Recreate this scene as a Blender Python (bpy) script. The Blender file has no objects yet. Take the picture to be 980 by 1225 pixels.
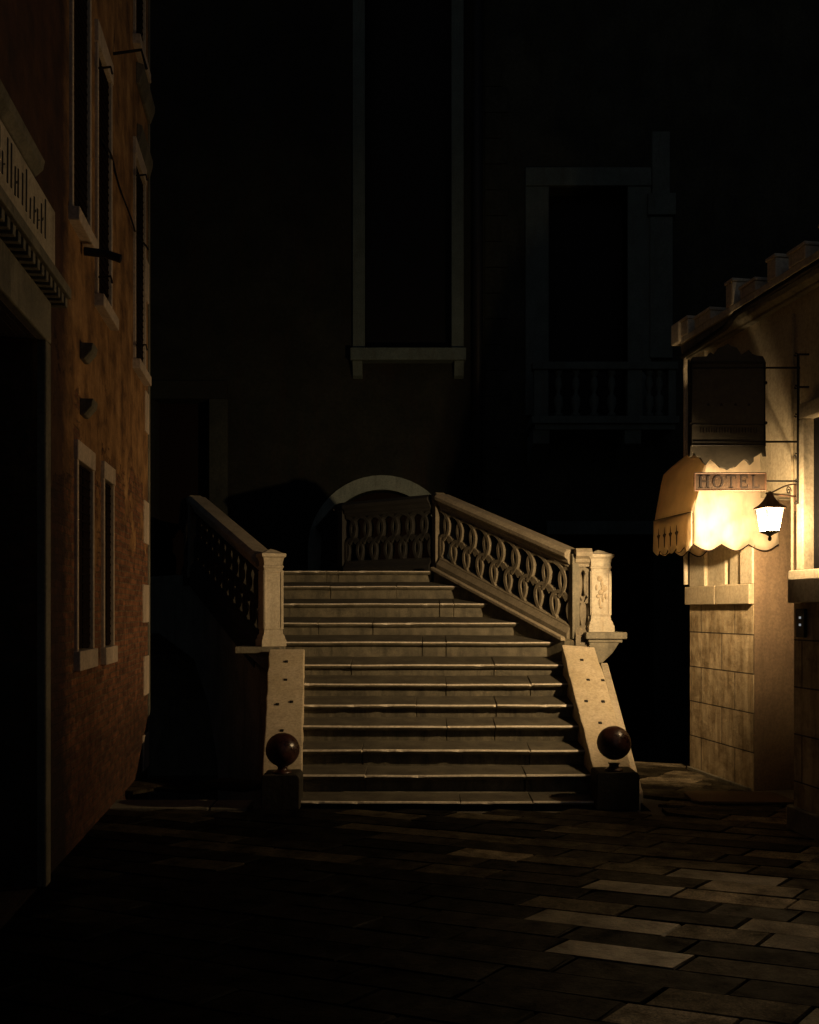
import bpy, bmesh, math, random
from mathutils import Vector, Matrix
random.seed(7)
R = math.radians
sc = bpy.context.scene
C = bpy.context.collection
F = 1100.0; EYE = 1.55; HX = 490.0; HY = 730.0      # focal length, eye height, horizon

def P(px, py, Y):
    """point seen at a place of the photograph, at distance Y"""
    return Vector(((px-HX)/F*Y, Y, EYE-(py-HY)/F*Y))

# ------------------------------------------------------------------ materials
def mat(name):
    m = bpy.data.materials.new(name); m.use_nodes = True
    nt = m.node_tree
    return m, nt, nt.nodes, nt.links, nt.nodes['Principled BSDF']
def ramp(n, stops):
    r = n.new('ShaderNodeValToRGB'); e = r.color_ramp.elements
    while len(e) < len(stops): e.new(.5)
    for el, (p, c) in zip(e, stops):
        el.position = p; el.color = (*c, 1) if len(c) == 3 else c
    return r
def noise(n, l, vec, scale, detail=6, rough=.6):
    t = n.new('ShaderNodeTexNoise'); t.inputs['Scale'].default_value = scale
    t.inputs['Detail'].default_value = detail; t.inputs['Roughness'].default_value = rough
    if vec is not None: l.new(vec, t.inputs['Vector'])
    return t
def mixc(n, l, fac, a, b, mode='MIX'):
    x = n.new('ShaderNodeMix'); x.data_type = 'RGBA'; x.blend_type = mode
    if isinstance(fac, (int, float)): x.inputs[0].default_value = fac
    else: l.new(fac, x.inputs[0])
    for s, v in ((6, a), (7, b)):
        if isinstance(v, tuple): x.inputs[s].default_value = (*v, 1)
        else: l.new(v, x.inputs[s])
    return x.outputs[2]
def mapped(n, l, scale=(1,1,1), rot=(0,0,0)):
    tc = n.new('ShaderNodeTexCoord'); mp = n.new('ShaderNodeMapping')
    mp.inputs['Scale'].default_value = scale; mp.inputs['Rotation'].default_value = rot
    l.new(tc.outputs['Object'], mp.inputs['Vector']); return mp.outputs[0]
def bump(n, l, h, b, strength=.4, dist=.01, nrm=None):
    x = n.new('ShaderNodeBump'); x.inputs['Strength'].default_value = strength
    x.inputs['Distance'].default_value = dist
    l.new(h, x.inputs['Height'])
    if nrm is not None: l.new(nrm, x.inputs['Normal'])
    l.new(x.outputs[0], b.inputs['Normal']) if b is not None else None
    return x.outputs[0]

def stone(name, c1, c2, stain=(.06,.05,.03), stain_amt=.55, rough=.75, sc_=1.0, bs=.5, vert=True):
    m, nt, n, l, b = mat(name)
    v = mapped(n, l)
    a = noise(n, l, v, 3*sc_); f = noise(n, l, v, 45*sc_, 4)
    base = mixc(n, l, ramp_of(n, l, a.outputs[0], .35, .65), c1, c2)
    vv = mapped(n, l, (1, 1, .16 if vert else 1))
    s = noise(n, l, vv, 7*sc_, 8, .72)
    rs = ramp_of(n, l, s.outputs[0], .5, .72)
    mu = n.new('ShaderNodeMath'); mu.operation = 'MULTIPLY'; mu.inputs[1].default_value = stain_amt
    l.new(rs, mu.inputs[0])
    col = mixc(n, l, mu.outputs[0], base, stain)
    sp = ramp(n, [(.3, (.72,.72,.72)), (.62, (1.06,1.06,1.06))]); l.new(f.outputs[0], sp.inputs[0])
    col = mixc(n, l, 1.0, col, sp.outputs[0], 'MULTIPLY')
    l.new(col, b.inputs['Base Color']); b.inputs['Roughness'].default_value = rough
    f2 = noise(n, l, v, 22*sc_, 8, .7)
    bump(n, l, f2.outputs[0], b, bs, .012)
    return m
def ramp_of(n, l, sock, lo, hi):
    r = n.new('ShaderNodeMapRange'); r.inputs[1].default_value = lo; r.inputs[2].default_value = hi
    l.new(sock, r.inputs[0]); return r.outputs[0]
def plain(name, col, rough=.5, metal=0, bs=0, scl=40):
    m, nt, n, l, b = mat(name)
    v = mapped(n, l); a = noise(n, l, v, scl, 4)
    r = ramp(n, [(.3, tuple(c*.7 for c in col)), (.7, tuple(min(1, c*1.2) for c in col))])
    l.new(a.outputs[0], r.inputs[0]); l.new(r.outputs[0], b.inputs['Base Color'])
    b.inputs['Roughness'].default_value = rough; b.inputs['Metallic'].default_value = metal
    if bs: bump(n, l, a.outputs[0], b, bs, .005)
    return m

M_IST = stone('istrian_stone', (.46,.40,.30), (.36,.31,.22), (.10,.08,.045), .45)
M_DARKB = stone('shade_and_letter_stone', (.022,.021,.018), (.014,.013,.012), (.008,.008,.007), .6)  # shade of the crown rails painted into the stone; also dark lettering
M_BLOCK = stone('shade_darkened_stone', (.045,.04,.032), (.03,.027,.022), (.015,.013,.01), .5)  # bollard blocks and left balustrade: their shade set in the stone colour
M_CREN = stone('battlement_stone', (.66,.58,.45), (.56,.48,.36), (.2,.16,.1), .4, .85)
M_RAMP = stone('ramp_stone', (.50,.42,.30), (.42,.35,.23), (.16,.12,.07), .35, bs=.25, vert=False)
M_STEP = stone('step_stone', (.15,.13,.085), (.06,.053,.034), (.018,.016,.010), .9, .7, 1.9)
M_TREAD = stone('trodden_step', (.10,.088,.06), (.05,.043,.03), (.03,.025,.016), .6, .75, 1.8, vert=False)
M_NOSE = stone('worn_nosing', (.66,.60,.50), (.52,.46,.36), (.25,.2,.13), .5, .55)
M_NEWEL = stone('pale_newel_stone', (.46,.42,.33), (.40,.35,.26), (.30,.20,.10), .45, bs=.3)
M_DSTONE = stone('weathered_stone', (.20,.18,.13), (.12,.11,.08), (.03,.026,.018), .8)
M_WALLST = stone('hotel_stone', (.42,.35,.24), (.34,.28,.18), (.12,.09,.05), .55, .8, .8)
M_PLASTER = stone('hotel_plaster', (.46,.40,.29), (.38,.33,.23), (.17,.14,.085), .6, .85, .9, .2)
M_FRAME = stone('window_stone', (.62,.50,.38), (.50,.40,.30), (.14,.10,.07), .5)
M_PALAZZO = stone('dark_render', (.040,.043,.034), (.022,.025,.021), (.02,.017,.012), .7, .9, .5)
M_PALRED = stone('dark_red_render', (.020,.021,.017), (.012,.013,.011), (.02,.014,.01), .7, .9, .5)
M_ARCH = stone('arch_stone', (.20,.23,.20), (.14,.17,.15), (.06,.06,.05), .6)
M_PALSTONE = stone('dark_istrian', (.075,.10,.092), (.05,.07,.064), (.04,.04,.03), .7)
M_IRON = plain('wrought_iron', (.02,.018,.016), .55, .6, .3)
M_BRONZE = plain('old_gilt_sign', (.10,.05,.028), .6, .1, .3)
M_SIGN = plain('weathered_sign_paint', (.045,.038,.026), .7, 0, .3, 25)
M_BALL = plain('polished_red_stone', (.032,.010,.006), .16, 0, .0, 12)
def ball_mat():
    m, nt, n, l, b = mat('worn_red_marble')
    v = mapped(n, l); a = noise(n, l, v, 9, 8, .7); f = noise(n, l, v, 60, 5, .7)
    c = ramp(n, [(.35, (.012,.005,.004)), (.55, (.035,.011,.007)), (.7, (.06,.025,.016))]); l.new(a.outputs[0], c.inputs[0]); l.new(c.outputs[0], b.inputs['Base Color'])
    rr = n.new('ShaderNodeMapRange'); rr.inputs[1].default_value = .35; rr.inputs[2].default_value = .65; rr.inputs[3].default_value = .16; rr.inputs[4].default_value = .5
    l.new(a.outputs[0], rr.inputs[0]); l.new(rr.outputs[0], b.inputs['Roughness']); bump(n, l, f.outputs[0], b, .25, .004); return m
M_BALL = ball_mat()
M_GLASSDARK = plain('dark_pane', (.004,.004,.005), .5)
M_GLASSDARK.node_tree.nodes['Principled BSDF'].inputs['Specular IOR Level'].default_value = .1
M_WOOD = plain('dark_wood', (.010,.005,.0035), .95, 0, .3)
M_MOTIF = plain('printed_motif', (.05,.03,.015), .8)
M_GOLD = plain('dark_lettering', (.012,.006,.004), .9)
M_MAT = plain('coir_mat', (.10,.065,.03), .95, 0, 1.0, 160)
M_RUST = stone('figure_relief', (.43,.36,.25), (.37,.29,.19), (.2,.12,.06), .4)
M_BLACK = plain('unlit_interior', (.002,.002,.002), .9)
for m_ in (M_BLACK, M_WOOD, M_BLOCK, M_PALRED, M_PALAZZO): m_.node_tree.nodes['Principled BSDF'].inputs['Specular IOR Level'].default_value = .12

def brick_plaster():
    m, nt, n, l, b = mat('brick_and_ochre_plaster')
    tc = n.new('ShaderNodeTexCoord'); v = tc.outputs['UV']
    bt = n.new('ShaderNodeTexBrick'); l.new(v, bt.inputs['Vector'])
    wob = noise(n, l, v, 9, 3)
    mm = n.new('ShaderNodeMix'); mm.data_type = 'RGBA'; mm.inputs[0].default_value = .035
    l.new(v, mm.inputs[6]); l.new(wob.outputs['Color'], mm.inputs[7]); l.new(mm.outputs[2], bt.inputs['Vector'])
    bt.inputs['Scale'].default_value = 1; bt.inputs['Brick Width'].default_value = .17
    bt.inputs['Row Height'].default_value = .047; bt.inputs['Mortar Size'].default_value = .0055
    bt.inputs['Mortar Smooth'].default_value = .3; bt.inputs['Bias'].default_value = -.2
    bt.inputs['Color1'].default_value = (.30,.13,.06,1); bt.inputs['Color2'].default_value = (.11,.045,.025,1)
    bt.inputs['Mortar'].default_value = (.22,.16,.10,1)
    vary = noise(n, l, v, 9, 10, .75)
    vr = ramp(n, [(.36, (.28,.22,.18)), (.5, (.8,.75,.7)), (.68, (1.5,1.3,1.1))]); l.new(vary.outputs[0], vr.inputs[0])
    bc = mixc(n, l, 1, bt.outputs[0], vr.outputs[0], 'MULTIPLY')
    pn = noise(n, l, v, 3.2, 8, .68)
    pc = ramp(n, [(.36, (.15,.075,.030)), (.5, (.34,.18,.066)), (.66, (.50,.29,.12))]); l.new(pn.outputs[0], pc.inputs[0])
    mp = n.new('ShaderNodeMapping'); mp.inputs['Scale'].default_value = (2.4, .7, 1); l.new(v, mp.inputs[0])
    st = noise(n, l, mp.outputs[0], 2.2, 9, .72)
    sr = ramp(n, [(.4, (.45,.4,.36)), (.6, (1,1,1))]); l.new(st.outputs[0], sr.inputs[0])
    pcol = mixc(n, l, .75, pc.outputs[0], sr.outputs[0], 'MULTIPLY')
    # plaster survives higher up: mask from height plus noise
    sep = n.new('ShaderNodeSeparateXYZ'); l.new(v, sep.inputs[0])
    hn = noise(n, l, v, 1.7, 8, .7)
    ma = n.new('ShaderNodeMath'); ma.operation = 'MULTIPLY_ADD'; ma.inputs[1].default_value = 5.5
    l.new(hn.outputs[0], ma.inputs[0]); l.new(sep.outputs[1], ma.inputs[2])
    mk = ramp_of(n, l, ma.outputs[0], 5.15, 5.3)
    col = mixc(n, l, mk, bc, pcol)
    # the bay by the portal is multiplied darker and slightly redder
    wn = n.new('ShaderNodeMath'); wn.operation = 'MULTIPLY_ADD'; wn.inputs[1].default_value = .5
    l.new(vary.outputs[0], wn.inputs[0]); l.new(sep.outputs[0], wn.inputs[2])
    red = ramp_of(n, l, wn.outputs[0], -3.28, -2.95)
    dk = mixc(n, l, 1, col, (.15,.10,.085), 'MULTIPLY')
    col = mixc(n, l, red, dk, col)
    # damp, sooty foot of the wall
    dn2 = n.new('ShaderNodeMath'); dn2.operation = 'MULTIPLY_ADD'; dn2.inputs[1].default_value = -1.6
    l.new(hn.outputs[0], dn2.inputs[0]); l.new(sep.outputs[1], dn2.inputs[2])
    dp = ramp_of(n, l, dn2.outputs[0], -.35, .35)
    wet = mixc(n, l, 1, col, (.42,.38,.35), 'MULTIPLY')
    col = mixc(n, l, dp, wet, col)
    l.new(col, b.inputs['Base Color']); b.inputs['Roughness'].default_value = .9
    inv = n.new('ShaderNodeMath'); inv.operation = 'SUBTRACT'; inv.inputs[0].default_value = 1; l.new(bt.outputs['Fac'], inv.inputs[1])
    h1 = n.new('ShaderNodeMath'); h1.operation = 'MULTIPLY_ADD'; l.new(vary.outputs[0], h1.inputs[0]); h1.inputs[1].default_value = 1.4; l.new(inv.outputs[0], h1.inputs[2])
    hm = n.new('ShaderNodeMix'); l.new(mk, hm.inputs[0]); l.new(h1.outputs[0], hm.inputs[2])
    pn2 = n.new('ShaderNodeMath'); pn2.operation = 'MULTIPLY_ADD'; l.new(pn.outputs[0], pn2.inputs[0]); pn2.inputs[1].default_value = .7; pn2.inputs[2].default_value = 1.6
    l.new(pn2.outputs[0], hm.inputs[3])
    bump(n, l, hm.outputs[0], b, .9, .02)
    return m
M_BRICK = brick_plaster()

def ashlar(name, c1, c2, c3):
    """coursed blocks on a facade, laid with UV in metres"""
    m, nt, n, l, b = mat(name)
    tc = n.new('ShaderNodeTexCoord'); v = tc.outputs['UV']
    bt = n.new('ShaderNodeTexBrick'); l.new(v, bt.inputs['Vector']); bt.offset = .37
    bt.inputs['Scale'].default_value = 1; bt.inputs['Brick Width'].default_value = .62
    bt.inputs['Row Height'].default_value = .335; bt.inputs['Mortar Size'].default_value = .006
    bt.inputs['Mortar Smooth'].default_value = .2
    bt.inputs['Color1'].default_value = (*c1,1); bt.inputs['Color2'].default_value = (*c2,1); bt.inputs['Mortar'].default_value = (*c3,1)
    a = noise(n, l, v, 4, 9, .72)
    r = ramp(n, [(.34, (.38,.33,.26)), (.56, (1,1,1))]); l.new(a.outputs[0], r.inputs[0])
    col = mixc(n, l, 1, bt.outputs[0], r.outputs[0], 'MULTIPLY')
    mp = n.new('ShaderNodeMapping'); mp.inputs['Scale'].default_value = (6, .8, 1); l.new(v, mp.inputs[0])
    s = noise(n, l, mp.outputs[0], 2, 6, .7)
    r2 = ramp(n, [(.38, (.5,.44,.34)), (.58, (1,1,1))]); l.new(s.outputs[0], r2.inputs[0])
    col = mixc(n, l, .8, col, r2.outputs[0], 'MULTIPLY')
    l.new(col, b.inputs['Base Color']); b.inputs['Roughness'].default_value = .8
    inv = n.new('ShaderNodeMath'); inv.operation = 'MULTIPLY_ADD'; inv.inputs[1].default_value = -1.2; l.new(bt.outputs['Fac'], inv.inputs[0]); l.new(a.outputs[0], inv.inputs[2])
    bump(n, l, inv.outputs[0], b, 1.0, .02)
    return m
M_ASHLAR = ashlar('hotel_ashlar', (.55,.44,.28), (.46,.37,.23), (.07,.05,.03))

def paving_mat():
    m, nt, n, l, b = mat('trachyte_slabs')
    at = n.new('ShaderNodeVertexColor'); at.layer_name = 'tone'
    sp = n.new('ShaderNodeSeparateColor'); l.new(at.outputs[0], sp.inputs[0])
    v = mapped(n, l)
    a = noise(n, l, v, 6, 8, .7); f = noise(n, l, v, 90, 4, .7)
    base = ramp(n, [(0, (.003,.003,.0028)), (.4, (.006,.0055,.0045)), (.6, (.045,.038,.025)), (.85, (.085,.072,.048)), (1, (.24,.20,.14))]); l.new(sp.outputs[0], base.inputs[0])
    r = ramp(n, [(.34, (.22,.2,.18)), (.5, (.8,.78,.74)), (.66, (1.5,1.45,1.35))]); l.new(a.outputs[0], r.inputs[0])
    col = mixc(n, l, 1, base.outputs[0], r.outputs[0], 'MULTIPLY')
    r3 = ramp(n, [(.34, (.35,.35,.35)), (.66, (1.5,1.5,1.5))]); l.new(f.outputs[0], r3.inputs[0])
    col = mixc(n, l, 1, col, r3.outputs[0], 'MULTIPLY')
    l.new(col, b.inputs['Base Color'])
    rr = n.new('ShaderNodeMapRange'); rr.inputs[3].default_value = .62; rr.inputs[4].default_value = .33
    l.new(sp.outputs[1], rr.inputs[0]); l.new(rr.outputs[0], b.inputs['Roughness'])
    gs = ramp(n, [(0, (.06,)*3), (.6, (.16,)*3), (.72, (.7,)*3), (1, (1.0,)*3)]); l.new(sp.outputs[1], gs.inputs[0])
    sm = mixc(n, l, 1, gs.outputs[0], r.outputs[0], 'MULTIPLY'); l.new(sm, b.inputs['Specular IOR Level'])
    w = noise(n, l, v, 30, 8, .75)
    bump(n, l, w.outputs[0], b, .55, .012)
    return m
M_PAVE = paving_mat()
M_JOINT = plain('joint_mortar', (.06,.052,.04), .9, 0, .5)
def water_mat():
    m, nt, n, l, b = mat('canal_water')
    b.inputs['Base Color'].default_value = (.004,.007,.006,1); b.inputs['Roughness'].default_value = .08
    v = mapped(n, l); a = noise(n, l, v, 3.5, 3); bump(n, l, a.outputs[0], b, .25, .05)
    return m
M_WATER = water_mat()
def canvas_mat(name, col, tr):
    m, nt, n, l, b = mat(name)
    v = mapped(n, l); a = noise(n, l, v, 5, 6, .6); w = noise(n, l, mapped(n, l, (1,1,.15)), 14, 5)
    r = ramp(n, [(.36, tuple(c*.55 for c in col)), (.58, col)]); l.new(a.outputs[0], r.inputs[0])
    l.new(r.outputs[0], b.inputs['Base Color']); b.inputs['Roughness'].default_value = .9
    t = n.new('ShaderNodeBsdfTranslucent'); t.inputs[0].default_value = (.95,.84,.66,1)
    mx = n.new('ShaderNodeMixShader'); mx.inputs[0].default_value = tr
    l.new(b.outputs[0], mx.inputs[1]); l.new(t.outputs[0], mx.inputs[2])
    l.new(mx.outputs[0], n['Material Output'].inputs[0])
    nn = bump(n, l, w.outputs[0], b, .5, .02); l.new(nn, t.inputs['Normal'])
    return m
M_CANVAS = canvas_mat('cream_canvas', (.62,.54,.42), .55)
def lamp_glass():
    m, nt, n, l, b = mat('lantern_glass')
    t = n.new('ShaderNodeBsdfTransparent'); t.inputs[0].default_value = (1,.97,.9,1)
    b.inputs['Base Color'].default_value = (1,1,1,1); b.inputs['Roughness'].default_value = .1
    mx = n.new('ShaderNodeMixShader'); mx.inputs[0].default_value = .08
    l.new(t.outputs[0], mx.inputs[1]); l.new(b.outputs[0], mx.inputs[2]); l.new(mx.outputs[0], n['Material Output'].inputs[0])
    return m
M_LGLASS = lamp_glass()
def emit(name, col, s):
    m, nt, n, l, b = mat(name); b.inputs['Base Color'].default_value = (*col,1)
    b.inputs['Emission Color'].default_value = (*col,1); b.inputs['Emission Strength'].default_value = s
    return m
M_BULB = emit('lamp_bulb', (1,.78,.45), 60)
M_LED = emit('intercom_light', (.9,.95,1), .22)

# ------------------------------------------------------------------ mesh builder
class MB:
    def __init__(s, xf=None): s.v = []; s.f = []; s.uv = None; s.xf = xf
    def add(s, vs, fs):
        o = len(s.v); s.v += [Vector(v) for v in vs]; s.f += [tuple(i+o for i in f) for f in fs]; return s
    def box(s, x0, x1, y0, y1, z0, z1, m=None):
        vs = [Vector((x, y, z)) for z in (z0, z1) for y in (y0, y1) for x in (x0, x1)]
        if m is not None: vs = [m @ v for v in vs]
        return s.add(vs, [(0,2,3,1),(4,5,7,6),(0,1,5,4),(2,6,7,3),(0,4,6,2),(1,3,7,5)])
    def prism(s, poly, d):
        """poly: list of 3D points, extruded by vector d"""
        n = len(poly); d = Vector(d); a = [Vector(p) for p in poly]
        return s.add(a+[p+d for p in a], [tuple(range(n-1,-1,-1)), tuple(range(n, 2*n))]+[(i, (i+1)%n, n+(i+1)%n, n+i) for i in range(n)])
    def lathe(s, prof, c, seg=24, sq=None, rot=0):
        """prof: (radius, z). sq: square section instead of round"""
        c = Vector(c); vs = []; k = 4 if sq else seg
        for r, z in prof:
            for i in range(k):
                a = 2*math.pi*i/k + (math.pi/4+rot if sq else 0)
                rr = r*math.sqrt(2) if sq else r
                vs.append(c+Vector((rr*math.cos(a), rr*math.sin(a), z)))
        fs = []
        for j in range(len(prof)-1):
            for i in range(k): fs.append((j*k+i, j*k+(i+1)%k, (j+1)*k+(i+1)%k, (j+1)*k+i))
        fs.append(tuple(range(k-1,-1,-1))); fs.append(tuple((len(prof)-1)*k+i for i in range(k)))
        return s.add(vs, fs)
    def sweep(s, path, prof, closed_ends=True):
        """vertical-preserving sweep: prof points (across, up) placed along path"""
        n = len(prof); vs = []
        path = [Vector(p) for p in path]
        for i, p in enumerate(path):
            d = (path[min(i+1, len(path)-1)]-path[max(i-1, 0)]); d.z = 0; d.normalize()
            nrm = Vector((d.y, -d.x, 0))
            vs += [p+nrm*a+Vector((0,0,b)) for a, b in prof]
        fs = [(i*n+j, i*n+(j+1)%n, (i+1)*n+(j+1)%n, (i+1)*n+j) for i in range(len(path)-1) for j in range(n)]
        fs += [tuple(range(n-1,-1,-1)), tuple((len(path)-1)*n+j for j in range(n))]
        return s.add(vs, fs)
    def tube(s, path, r, seg=8, r2=None):
        path = [Vector(p) for p in path]; vs = []; n = len(path)
        up = Vector((0,0,1))
        for i, p in enumerate(path):
            d = (path[min(i+1, n-1)]-path[max(i-1, 0)]).normalized()
            a = d.cross(up)
            if a.length < .05: a = d.cross(Vector((0,1,0)))
            a.normalize(); b = d.cross(a)
            rr = r if r2 is None else r+(r2-r)*i/(n-1)
            vs += [p+(a*math.cos(t)+b*math.sin(t))*rr for t in [2*math.pi*k/seg for k in range(seg)]]
        fs = [(i*seg+j, i*seg+(j+1)%seg, (i+1)*seg+(j+1)%seg, (i+1)*seg+j) for i in range(n-1) for j in range(seg)]
        fs += [tuple(range(seg-1,-1,-1)), tuple((n-1)*seg+j for j in range(seg))]
        return s.add(vs, fs)
    def sphere(s, c, r, sx=1, sy=1, sz=1, u=24, w=14):
        c = Vector(c); prof = [(r*math.sin(math.pi*j/w), -r*math.cos(math.pi*j/w)) for j in range(1, w)]
        vs = [c+Vector((q*math.cos(2*math.pi*i/u)*sx, q*math.sin(2*math.pi*i/u)*sy, z*sz)) for q, z in prof for i in range(u)]
        vs += [c+Vector((0,0,-r*sz)), c+Vector((0,0,r*sz))]; B = len(vs)-2; T = B+1
        fs = [(j*u+i, j*u+(i+1)%u, (j+1)*u+(i+1)%u, (j+1)*u+i) for j in range(w-2) for i in range(u)]
        fs += [(B, (i+1)%u, i) for i in range(u)]+[(T, (w-2)*u+i, (w-2)*u+(i+1)%u) for i in range(u)]
        return s.add(vs, fs)
    def wall(s, u0, u1, z0, z1, yf, yb, holes=()):
        us = sorted({u0, u1, *[h[0] for h in holes], *[h[1] for h in holes]}); zs = sorted({z0, z1, *[h[2] for h in holes], *[h[3] for h in holes]})
        us = [u for u in us if u0 <= u <= u1]; zs = [z for z in zs if z0 <= z <= z1]
        idx = {}
        def V(i, j, k):
            if (i,j,k) not in idx: idx[i,j,k] = len(s.v); s.v.append(Vector((us[i], (yf, yb)[k], zs[j])))
            return idx[i,j,k]
        def solid(i, j):
            if not (0 <= i < len(us)-1 and 0 <= j < len(zs)-1): return False
            cu = (us[i]+us[i+1])/2; cz = (zs[j]+zs[j+1])/2
            return not any(h[0] < cu < h[1] and h[2] < cz < h[3] for h in holes)
        for i in range(len(us)-1):
            for j in range(len(zs)-1):
                if not solid(i, j): continue
                s.f.append((V(i,j,0), V(i+1,j,0), V(i+1,j+1,0), V(i,j+1,0)))
                s.f.append((V(i,j,1), V(i,j+1,1), V(i+1,j+1,1), V(i+1,j,1)))
                if not solid(i-1,j): s.f.append((V(i,j,0), V(i,j+1,0), V(i,j+1,1), V(i,j,1)))
                if not solid(i+1,j): s.f.append((V(i+1,j,0), V(i+1,j,1), V(i+1,j+1,1), V(i+1,j+1,0)))
                if not solid(i,j-1): s.f.append((V(i,j,0), V(i,j,1), V(i+1,j,1), V(i+1,j,0)))
                if not solid(i,j+1): s.f.append((V(i,j+1,0), V(i+1,j+1,0), V(i+1,j+1,1), V(i,j+1,1)))
        return s
    def build(s, name, m, parent=None, bevel=0, smooth=False, uv=False, solid=0, seg=2):
        me = bpy.data.meshes.new(name)
        loc = [v.copy() for v in s.v]
        vs = [s.xf @ v for v in loc] if s.xf is not None else loc
        # origin at the centre of the foot of the piece
        xs = [v.x for v in vs]; ys = [v.y for v in vs]; zs = [v.z for v in vs]
        o3 = Vector(((min(xs)+max(xs))/2, (min(ys)+max(ys))/2, min(zs)))
        me.from_pydata([v-o3 for v in vs], [], s.f)
        if uv:
            ul = me.uv_layers.new(name='UVMap')
            for p in me.polygons:
                a = [loc[i] for i in p.vertices]
                nrm = (a[1]-a[0]).cross(a[2]-a[0])
                side = abs(nrm.x) > max(abs(nrm.y), abs(nrm.z)); top = abs(nrm.z) > max(abs(nrm.x), abs(nrm.y))
                for li, vi in zip(p.loop_indices, p.vertices):
                    q = loc[vi]; ul.data[li].uv = (q.y, q.z) if side else ((q.x, q.y) if top else (q.x, q.z))
        bm = bmesh.new(); bm.from_mesh(me); bmesh.ops.recalc_face_normals(bm, faces=bm.faces); bm.to_mesh(me); bm.free()
        if smooth:
            for p in me.polygons: p.use_smooth = True
        me.materials.append(m)
        o = bpy.data.objects.new(name, me); C.objects.link(o); o.location = o3
        if parent is not None:
            o.parent = parent; bpy.context.view_layer.update(); o.matrix_parent_inverse = parent.matrix_world.inverted()
        if solid: md = o.modifiers.new('solid', 'SOLIDIFY'); md.thickness = solid
        if bevel:
            md = o.modifiers.new('bevel', 'BEVEL'); md.width = bevel; md.segments = seg; md.limit_method = 'ANGLE'; md.angle_limit = R(35)
        return o

def empty(name, loc, label=None, cat=None, group=None, kind=None, xf=None):
    o = bpy.data.objects.new(name, None); C.objects.link(o); o.empty_display_size = .2
    if xf is not None: o.matrix_world = xf
    else: o.location = loc
    bpy.context.view_layer.update(); return tag(o, label, cat, group, kind)
def tag(o, label=None, cat=None, group=None, kind=None):
    if label: o['label'] = label
    if cat: o['category'] = cat
    if group: o['group'] = group
    if kind: o['kind'] = kind
    return o
def sub_empty(name, parent):
    o = bpy.data.objects.new(name, None); C.objects.link(o); o.empty_display_size = .1; o.parent = parent; return o

# ------------------------------------------------------------------ ground, water
WL = -.95
g = MB().box(-60, 60, -30, 90, WL-1.6, WL-1.5); tag(g.build('ground', M_DSTONE), kind='structure')
w = MB().add([(-60,-30,WL),(60,-30,WL),(60,90,WL),(-60,90,WL)], [(0,1,2,3)]); tag(w.build('canal_water', M_WATER), kind='structure')
# quay body: stone edged platform, deeper on the right by the hotel
QY = 7.22
quay = MB().prism([(-9,-9,-.03),(9,-9,-.03),(9,9.6,-.03),(2.9,9.6,-.03),(2.8,8.62,-.03),(1.9,8.5,-.03),(1.9,QY,-.03),(-9,QY,-.03)], (0,0,-2.6))
tag(quay.build('quay_base', M_JOINT), kind='structure')

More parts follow.
